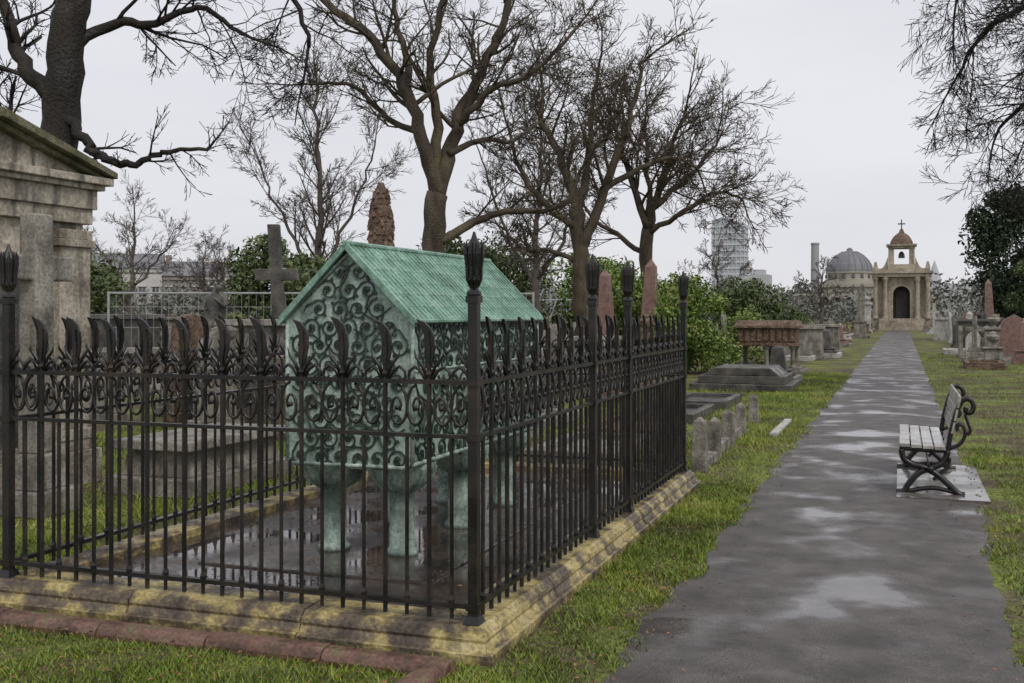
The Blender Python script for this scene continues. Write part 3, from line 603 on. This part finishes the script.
# ------------------------------------------------------------------ foliage
def clump(b,cx,cy,cz,rx,ry,rz,n,s):
    for k in range(n):
        u=random.uniform(-1,1); a=random.uniform(0,6.283); q=math.sqrt(1-u*u); r=random.random()**.35
        x=cx+rx*r*q*math.cos(a); y=cy+ry*r*q*math.sin(a); z=cz+rz*r*u
        if z<.02: continue
        d1=Vector((random.gauss(0,1),random.gauss(0,1),random.gauss(0,1))).normalized(); d2=d1.orthogonal().normalized()
        if random.random()<.5: d2=d1.cross(d2)
        l=s*random.uniform(.6,1.3); w=l*.45; i=len(b.v)
        b.v+=[(x-d1.x*l,y-d1.y*l,z-d1.z*l),(x+d2.x*w,y+d2.y*w,z+d2.z*w),(x+d1.x*l,y+d1.y*l,z+d1.z*l),(x-d2.x*w,y-d2.y*w,z-d2.z*w)]; b.f.append((i,i+1,i+2,i+3))
def shrub(name,x,y,rx,h,m,n,s,lobes=14,base=0):
    b=MB()
    for k in range(lobes):
        a=random.uniform(0,6.283); rr=random.random()**.6; zz=base+h*random.uniform(.12,.9)
        f=1-.6*max(0,(zz-base)/h-.35)
        q=random.uniform(.2,.45)*rx
        clump(b,x+rx*rr*.8*f*math.cos(a),y+rx*rr*.8*f*math.sin(a),zz,q,q,q*random.uniform(.7,1.1),n//lobes,s)
    for k in range(14):
        a=random.uniform(0,6.283); b.tube([(x,y,0),(x+rx*.3*math.cos(a),y+rx*.3*math.sin(a),h*.5),(x+rx*.6*math.cos(a),y+rx*.6*math.sin(a),h*.85)],[.05,.03,.01],4)
    b.obj(name,m,loc=(x,y,0))
shrub('holly_shrub',-5.3,28.6,1.5,2.5,'shrub',9000,.06,24)
shrub('holly_shrub',-6.7,30.5,1.7,2.5,'shrub',8000,.07,22)
shrub('holly_shrub',-4.6,33.5,1.1,1.6,'shrub',4000,.06,14)
shrub('round_shrub',-4.2,44,1.4,1.7,'midleaf',3500,.07)
shrub('yew_tree',5.8,66,3.0,8.8,'ever',18000,.14,60)
shrub('yew_tree',9.0,62,3.2,7.6,'ever',12000,.14,40)
shrub('laurel_bush',5.5,50,1.5,4.4,'midleaf',9000,.09,28)
shrub('laurel_bush',7.5,49,2.0,4.8,'midleaf',8000,.09,26)
shrub('laurel_bush',-27,31,2.6,3.6,'midleaf',9000,.1,26)
shrub('laurel_bush',-30.5,31,2.8,3.2,'midleaf',7000,.1,24)
shrub('conifer_tree',-20.5,33,1.9,4.4,'midleaf',9000,.1,34)
shrub('laurel_bush',-17.5,31,1.8,3.6,'midleaf',7000,.1,24)
shrub('evergreen_tree',-21,54,4.2,5.6,'midleaf',12000,.14,44)
shrub('evergreen_tree',-15,56,3.2,4.4,'shrub',9000,.14,34)
shrub('evergreen_tree',-10,50,2.4,3.2,'shrub',8000,.12,28)
shrub('evergreen_tree',-8,62,2.6,3.4,'midleaf',7000,.13,26)
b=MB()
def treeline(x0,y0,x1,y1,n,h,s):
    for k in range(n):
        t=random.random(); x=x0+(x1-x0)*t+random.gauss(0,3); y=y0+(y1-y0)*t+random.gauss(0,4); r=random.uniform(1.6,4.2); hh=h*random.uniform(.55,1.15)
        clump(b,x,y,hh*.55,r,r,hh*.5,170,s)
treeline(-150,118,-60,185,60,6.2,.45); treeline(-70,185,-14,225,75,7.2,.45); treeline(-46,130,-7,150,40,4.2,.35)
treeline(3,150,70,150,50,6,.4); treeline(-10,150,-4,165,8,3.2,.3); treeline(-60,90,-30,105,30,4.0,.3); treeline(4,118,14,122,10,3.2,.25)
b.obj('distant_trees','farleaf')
# ------------------------------------------------------------------ bare trees
def frame(px,py):
    return lambda u,v,z:Vector((px+u*CA-v*SA,py+u*SA+v*CA,z))
def cat(pts,n=4):
    out=[]
    for i in range(len(pts)-1):
        p0=pts[max(i-1,0)];p1=pts[i];p2=pts[i+1];p3=pts[min(i+2,len(pts)-1)]
        for k in range(n):
            t=k/n; out.append(.5*((2*p1)+(p2-p0)*t+(2*p0-5*p1+4*p2-p3)*t*t+(-p0+3*p1-3*p2+p3)*t**3))
    out.append(pts[-1]); return out
def grow(b,p,d,L,r,lev,T):
    seg=max(3,min(8,int(L/(.22*T['s'])))); pts=[p.copy()]; d=d.normalized(); dirs=[d.copy()]
    for i in range(seg):
        d=(d+Vector((random.gauss(0,T['wig']),random.gauss(0,T['wig']),random.gauss(0,T['wig'])+T['trop']))).normalized()
        p=p+d*(L/seg); pts.append(p.copy()); dirs.append(d.copy())
    rm=T['rmin']; rad=[max(rm,r*(1-.65*i/seg)) for i in range(seg+1)]
    b.tube(pts,rad,6 if r>.05 else (4 if r>.025 else 3))
    if lev<=0: return
    k=T['k'][min(lev,len(T['k']))-1]; k=max(1,int(k+random.uniform(-.5,1)))
    for j in range(k):
        t=(j+random.uniform(.3,1))/k; t=.2+.8*min(1,t); i=min(seg,int(t*seg))
        child(b,pts[i],dirs[i],L*random.uniform(.45,.78)*(1.12-.4*t),rad[i]*.6,lev-1,T)
def child(b,p,d,L,r,lev,T):
    ax=d.orthogonal().normalized(); ax=Matrix.Rotation(random.uniform(0,6.283),3,d)@ax
    nd=Matrix.Rotation(random.uniform(.4,1.0),3,ax)@d
    grow(b,p,nd,L,r,lev,T)
def tree(name,x,y,m,limbs,T):
    b=MB(); F=frame(x,y)
    for L in limbs:
        pts=[F(q[0],(q[2] if len(q)>2 else 0),q[1]) for q in L['p']]
        pts=cat(pts,5); n=len(pts); j=L.get('j',.03)*T['s']
        pts=[p+Vector((random.gauss(0,j),random.gauss(0,j),random.gauss(0,j*.5))) if 0<i else p for i,p in enumerate(pts)]
        rad=[L['r'][0]+(L['r'][1]-L['r'][0])*(i/(n-1))**.8 for i in range(n)]
        if L.get('root'): rad=[r*(1+.7*math.exp(-i*1.2)) for i,r in enumerate(rad)]
        b.tube(pts,rad,10 if rad[0]>.1 else 7)
        nc=L.get('n',10); s0=L.get('s0',.25)
        if nc: nc=int(nc*T.get('dn',1))
        for c in range(nc):
            t=s0+(1-s0)*(c+random.random())/nc; i=min(n-2,int(t*(n-1))); d=(pts[i+1]-pts[i]).normalized()
            child(b,pts[i],d,L.get('L',2.0)*random.uniform(.5,1.2),max(T['rmin'],rad[i]*.42),L.get('lev',3),T)
        if nc:
            d=(pts[-1]-pts[-2]).normalized(); grow(b,pts[-1],d,L.get('L',2.0)*.9,rad[-1],L.get('lev',3),T)
    b.obj(name,m,loc=(x,y,0),smooth=True)
def lb(p,r0,r1,n=9,L=1.8,lev=3,**k): return dict(p=p,r=(r0,r1),n=n,L=L,lev=lev,**k)
T=dict(s=1,wig=.12,trop=.06,rmin=.0055,k=[4,4,4],dn=1.25)
tree('bare_tree',-8.9,20.4,'bark',[
 lb([(0,0),(-.02,1.5),(-.04,2.8),(.06,4.0)],.27,.22,0,root=1),
 lb([(.06,3.9),(-.2,5.1,-.2),(-.6,6.1,-.3),(-1.3,7.1,-.5),(-2.3,7.9,-.4),(-3.2,8.9,-.4)],.17,.05,12),
 lb([(.06,3.9),(.35,4.9,.2),(.6,5.9,.4),(1.1,6.9,.5),(1.5,7.9,.6),(1.7,9.6,.6)],.18,.05,12),
 lb([(.0,4.3),(.05,5.6,.1),(-.1,6.6,.0),(.2,7.9,-.3),(.1,9.8,-.4)],.13,.04,11),
 lb([(.08,3.0),(.7,3.35,.1),(1.3,3.62,.2),(2.1,3.65,.1),(2.7,3.85,0),(3.0,4.6,0)],.11,.03,8,1.2),
 lb([(-.25,5.2),(-1.0,5.6,.4),(-1.7,6.3,.7),(-2.5,6.4,.9)],.08,.03,8,1.4),
 lb([(.5,5.4),(1.2,6.0,-.4),(2.0,6.3,-.7),(2.9,7.2,-.7)],.09,.03,9,1.5),
 lb([(.3,4.8),(.9,5.2,.8),(1.6,5.3,1.6),(2.2,5.9,2.2)],.08,.03,7,1.4),
 lb([(-.5,6.0),(-.7,7.2,.6),(-1.0,8.4,1.0),(-1.4,9.6,1.2)],.09,.03,9,1.5)],T)
T=dict(s=1.6,wig=.12,trop=.035,rmin=.0095,k=[4,4,5],dn=1.3)
tree('bare_tree',-10.15,36.7,'bark',[
 lb([(-.1,0),(-.25,1.5),(-.3,3.2),(-.45,5.2)],.36,.25,0,root=1),
 lb([(-.4,5.0),(-.9,6.8,.3),(-1.6,8.2,.6),(-1.6,9.6,.8)],.22,.05,11,2.3),
 lb([(-.3,3.6),(.2,5.0),(1.0,7.2,-.4),(1.5,8.8,-.6),(1.8,10.2,-.7)],.24,.05,12,2.3),
 lb([(-.4,5.2),(.0,7,.5),(.1,8.6,.9),(.4,10.4,1)],.18,.05,11,2.3),
 lb([(-.35,4.4),(-1.5,5.2,-.5),(-2.4,6.4,-1),(-2.9,8.0,-1.2)],.16,.04,10,2.1),
 lb([(.5,5.8),(1.8,6.6,.3),(3.0,7.0,.5),(3.8,6.6,.6)],.13,.04,9,2.0),
 lb([(-.2,3.2),(-1.2,3.7,.3),(-2.2,3.8,.6),(-3.0,4.6,.8)],.11,.04,8,1.6)],T)
tree('bare_tree',-9.3,41.2,'bark',[
 lb([(0.1,0),(.05,2.5),(.25,5.0)],.32,.24,0,root=1),
 lb([(.2,4.8),(-.6,7.2,.4),(-1.1,9.2,.6)],.18,.05,10,2.5),
 lb([(.2,4.8),(.8,7,-.4),(1.5,9.2,-.6)],.2,.05,11,2.6),
 lb([(.4,5.6),(1.8,6.8,.5),(3.1,8.3,.8)],.15,.04,11,2.5),
 lb([(.25,4.6),(1.5,5.4,-.5),(2.7,6.1,-.8),(3.7,5.7,-.9)],.13,.04,10,2.0),
 lb([(.3,5.2),(.3,7.5,1.2),(.3,9.6,1.8)],.14,.04,9,2.4),
 lb([(.1,3.8),(-1,4.6,.5),(-2,5.4,.8),(-2.6,6.6,1)],.12,.04,8,2.0)],T)
T=dict(s=1.8,wig=.08,trop=.08,rmin=.0095,k=[4,4,4],dn=1.1)
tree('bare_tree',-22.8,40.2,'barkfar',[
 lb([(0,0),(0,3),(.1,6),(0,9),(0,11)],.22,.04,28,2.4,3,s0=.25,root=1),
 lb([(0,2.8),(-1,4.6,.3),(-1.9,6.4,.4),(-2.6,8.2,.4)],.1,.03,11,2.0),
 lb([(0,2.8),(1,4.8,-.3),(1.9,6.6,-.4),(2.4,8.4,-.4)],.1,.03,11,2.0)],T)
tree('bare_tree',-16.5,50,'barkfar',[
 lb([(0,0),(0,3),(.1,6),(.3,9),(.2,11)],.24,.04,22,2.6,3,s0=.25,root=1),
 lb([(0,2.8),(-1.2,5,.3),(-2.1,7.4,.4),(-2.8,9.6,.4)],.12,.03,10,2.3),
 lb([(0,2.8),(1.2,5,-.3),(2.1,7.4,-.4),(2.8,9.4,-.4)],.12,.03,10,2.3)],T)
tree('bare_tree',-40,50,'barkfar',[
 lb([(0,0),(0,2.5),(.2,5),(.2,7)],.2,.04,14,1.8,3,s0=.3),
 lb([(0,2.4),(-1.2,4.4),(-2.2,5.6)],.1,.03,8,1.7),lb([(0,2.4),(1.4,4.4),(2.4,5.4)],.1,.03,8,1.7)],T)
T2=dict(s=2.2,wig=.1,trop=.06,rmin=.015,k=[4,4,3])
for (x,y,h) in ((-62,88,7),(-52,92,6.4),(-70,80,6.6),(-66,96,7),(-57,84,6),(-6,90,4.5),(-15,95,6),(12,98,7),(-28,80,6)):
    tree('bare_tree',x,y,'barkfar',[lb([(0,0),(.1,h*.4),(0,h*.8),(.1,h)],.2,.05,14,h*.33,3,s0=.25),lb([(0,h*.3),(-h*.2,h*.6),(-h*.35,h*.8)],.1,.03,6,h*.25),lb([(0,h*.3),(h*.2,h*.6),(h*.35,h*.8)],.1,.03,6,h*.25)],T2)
T=dict(s=.8,wig=.15,trop=.0,rmin=.004,k=[4,4,4],dn=1.2)
tree('plane_tree',-9.5,10.6,'barkdark',[
 lb([(.0,0),(-.05,2),(0,3.9),(.1,4.8),(.2,5.6),(.3,7),(.3,9)],.26,.17,3,1.8,root=1,s0=.7,j=.02),
 lb([(.1,3.9,-.1),(.35,3.65,-.2),(.6,3.42,-.3),(.95,3.32,-.3),(1.2,3.45,-.2),(1.45,3.5,-.2),(1.85,3.55,-.1)],.075,.02,7,.5,2),
 lb([(.15,4.8),(.6,5.1,.2),(1.1,5.1,.2),(1.6,5.3,.2),(2.1,5.0,.2)],.08,.025,11,1.0,3),
 lb([(-.1,4.2),(-.5,4.6,.1),(-.75,5.2,.3),(-1.2,6.2,.3)],.12,.05,8,1.0),
 lb([(.2,5.4),(.9,6.0,.3),(1.8,6.2,.5),(2.6,5.7,.5),(2.9,4.9,.5)],.09,.025,11,1.1),
 lb([(-.1,3.6),(-.5,3.5,.1),(-.9,4.2,.2),(-1.0,5.2,.2)],.12,.06,6,.9,3)],T)
T=dict(s=1,wig=.09,trop=-.06,rmin=.005,k=[4,4,5],dn=1.3)
tree('weeping_tree',4.4,22.9,'barkdark',[
 lb([(0,0),(.05,2),(-.1,4),(-.3,6)],.3,.2,0,root=1),
 lb([(-.2,5.4),(-.8,6.9),(-1.8,7.4,.2),(-2.9,6.9,.3),(-3.5,6.0,.3)],.12,.025,13,1.4),
 lb([(-.2,4.6),(-1.2,5.6,.3),(-2.1,5.6,.4),(-2.8,4.9,.4)],.1,.025,12,1.4),
 lb([(-.3,6.0),(-1.2,8.0,-.3),(-2.6,8.6,-.4),(-3.5,8.0,-.4),(-3.8,7.2,-.4)],.12,.025,13,1.4),
 lb([(0,4),(-.9,4.8,-.3),(-1.8,4.9,-.5),(-2.4,4.3,-.5)],.08,.025,11,1.2),
 lb([(-.3,5.0),(-1.3,6.3,-.4),(-2.1,6.5,-.6),(-2.6,5.9,-.7)],.09,.025,12,1.3),
 lb([(-.1,5.5),(1,7,.3),(2.4,7.6,.3)],.12,.04,9,1.6),
 lb([(-.2,6),(-.2,8,.5),(.5,9.5,1)],.14,.05,7,1.6)],T)
# ------------------------------------------------------------------ world & light
w=bpy.data.worlds.new('World'); S.world=w; w.use_nodes=True; nt=w.node_tree; N=nt.nodes; L=nt.links
bg=N['Background']; bg.inputs['Strength'].default_value=.1
sky=N.new('ShaderNodeTexSky'); sky.sky_type='NISHITA'; sky.sun_disc=False; sky.sun_elevation=math.radians(48); sky.sun_rotation=math.radians(-50)
tc=N.new('ShaderNodeTexCoord'); mp=N.new('ShaderNodeMapping'); mp.inputs['Scale'].default_value=(1,1,3); L.new(tc.outputs['Generated'],mp.inputs['Vector'])
n=N.new('ShaderNodeTexNoise'); n.inputs['Scale'].default_value=1.6; n.inputs['Detail'].default_value=5; L.new(mp.outputs[0],n.inputs['Vector'])
r=N.new('ShaderNodeValToRGB'); r.color_ramp.elements[0].position=.3; r.color_ramp.elements[0].color=(6.7,6.75,7.3,1); r.color_ramp.elements[1].position=.7; r.color_ramp.elements[1].color=(8.3,8.3,8.7,1)
L.new(n.outputs['Fac'],r.inputs['Fac'])
mx=N.new('ShaderNodeMix'); mx.data_type='RGBA'; mx.inputs['Factor'].default_value=.94; L.new(sky.outputs[0],mx.inputs['A']); L.new(r.outputs[0],mx.inputs['B']); L.new(mx.outputs['Result'],bg.inputs['Color'])
sd=bpy.data.lights.new('sun','SUN'); sd.energy=1.5; sd.angle=math.radians(20); sd.color=(1,.95,.87); so=bpy.data.objects.new('sun',sd); S.collection.objects.link(so)
so.rotation_euler=(math.radians(42),0,math.radians(50)); so.location=(0,0,30)
# ------------------------------------------------------------------ camera
cd=bpy.data.cameras.new('camera'); cd.lens=38.67; cd.sensor_width=36; cd.shift_y=-.0288; cd.clip_end=4000; cd.clip_start=.05
co=bpy.data.objects.new('camera',cd); co.location=(0,0,1.6); co.rotation_euler=(math.radians(90),0,YAW); S.collection.objects.link(co); S.camera=co
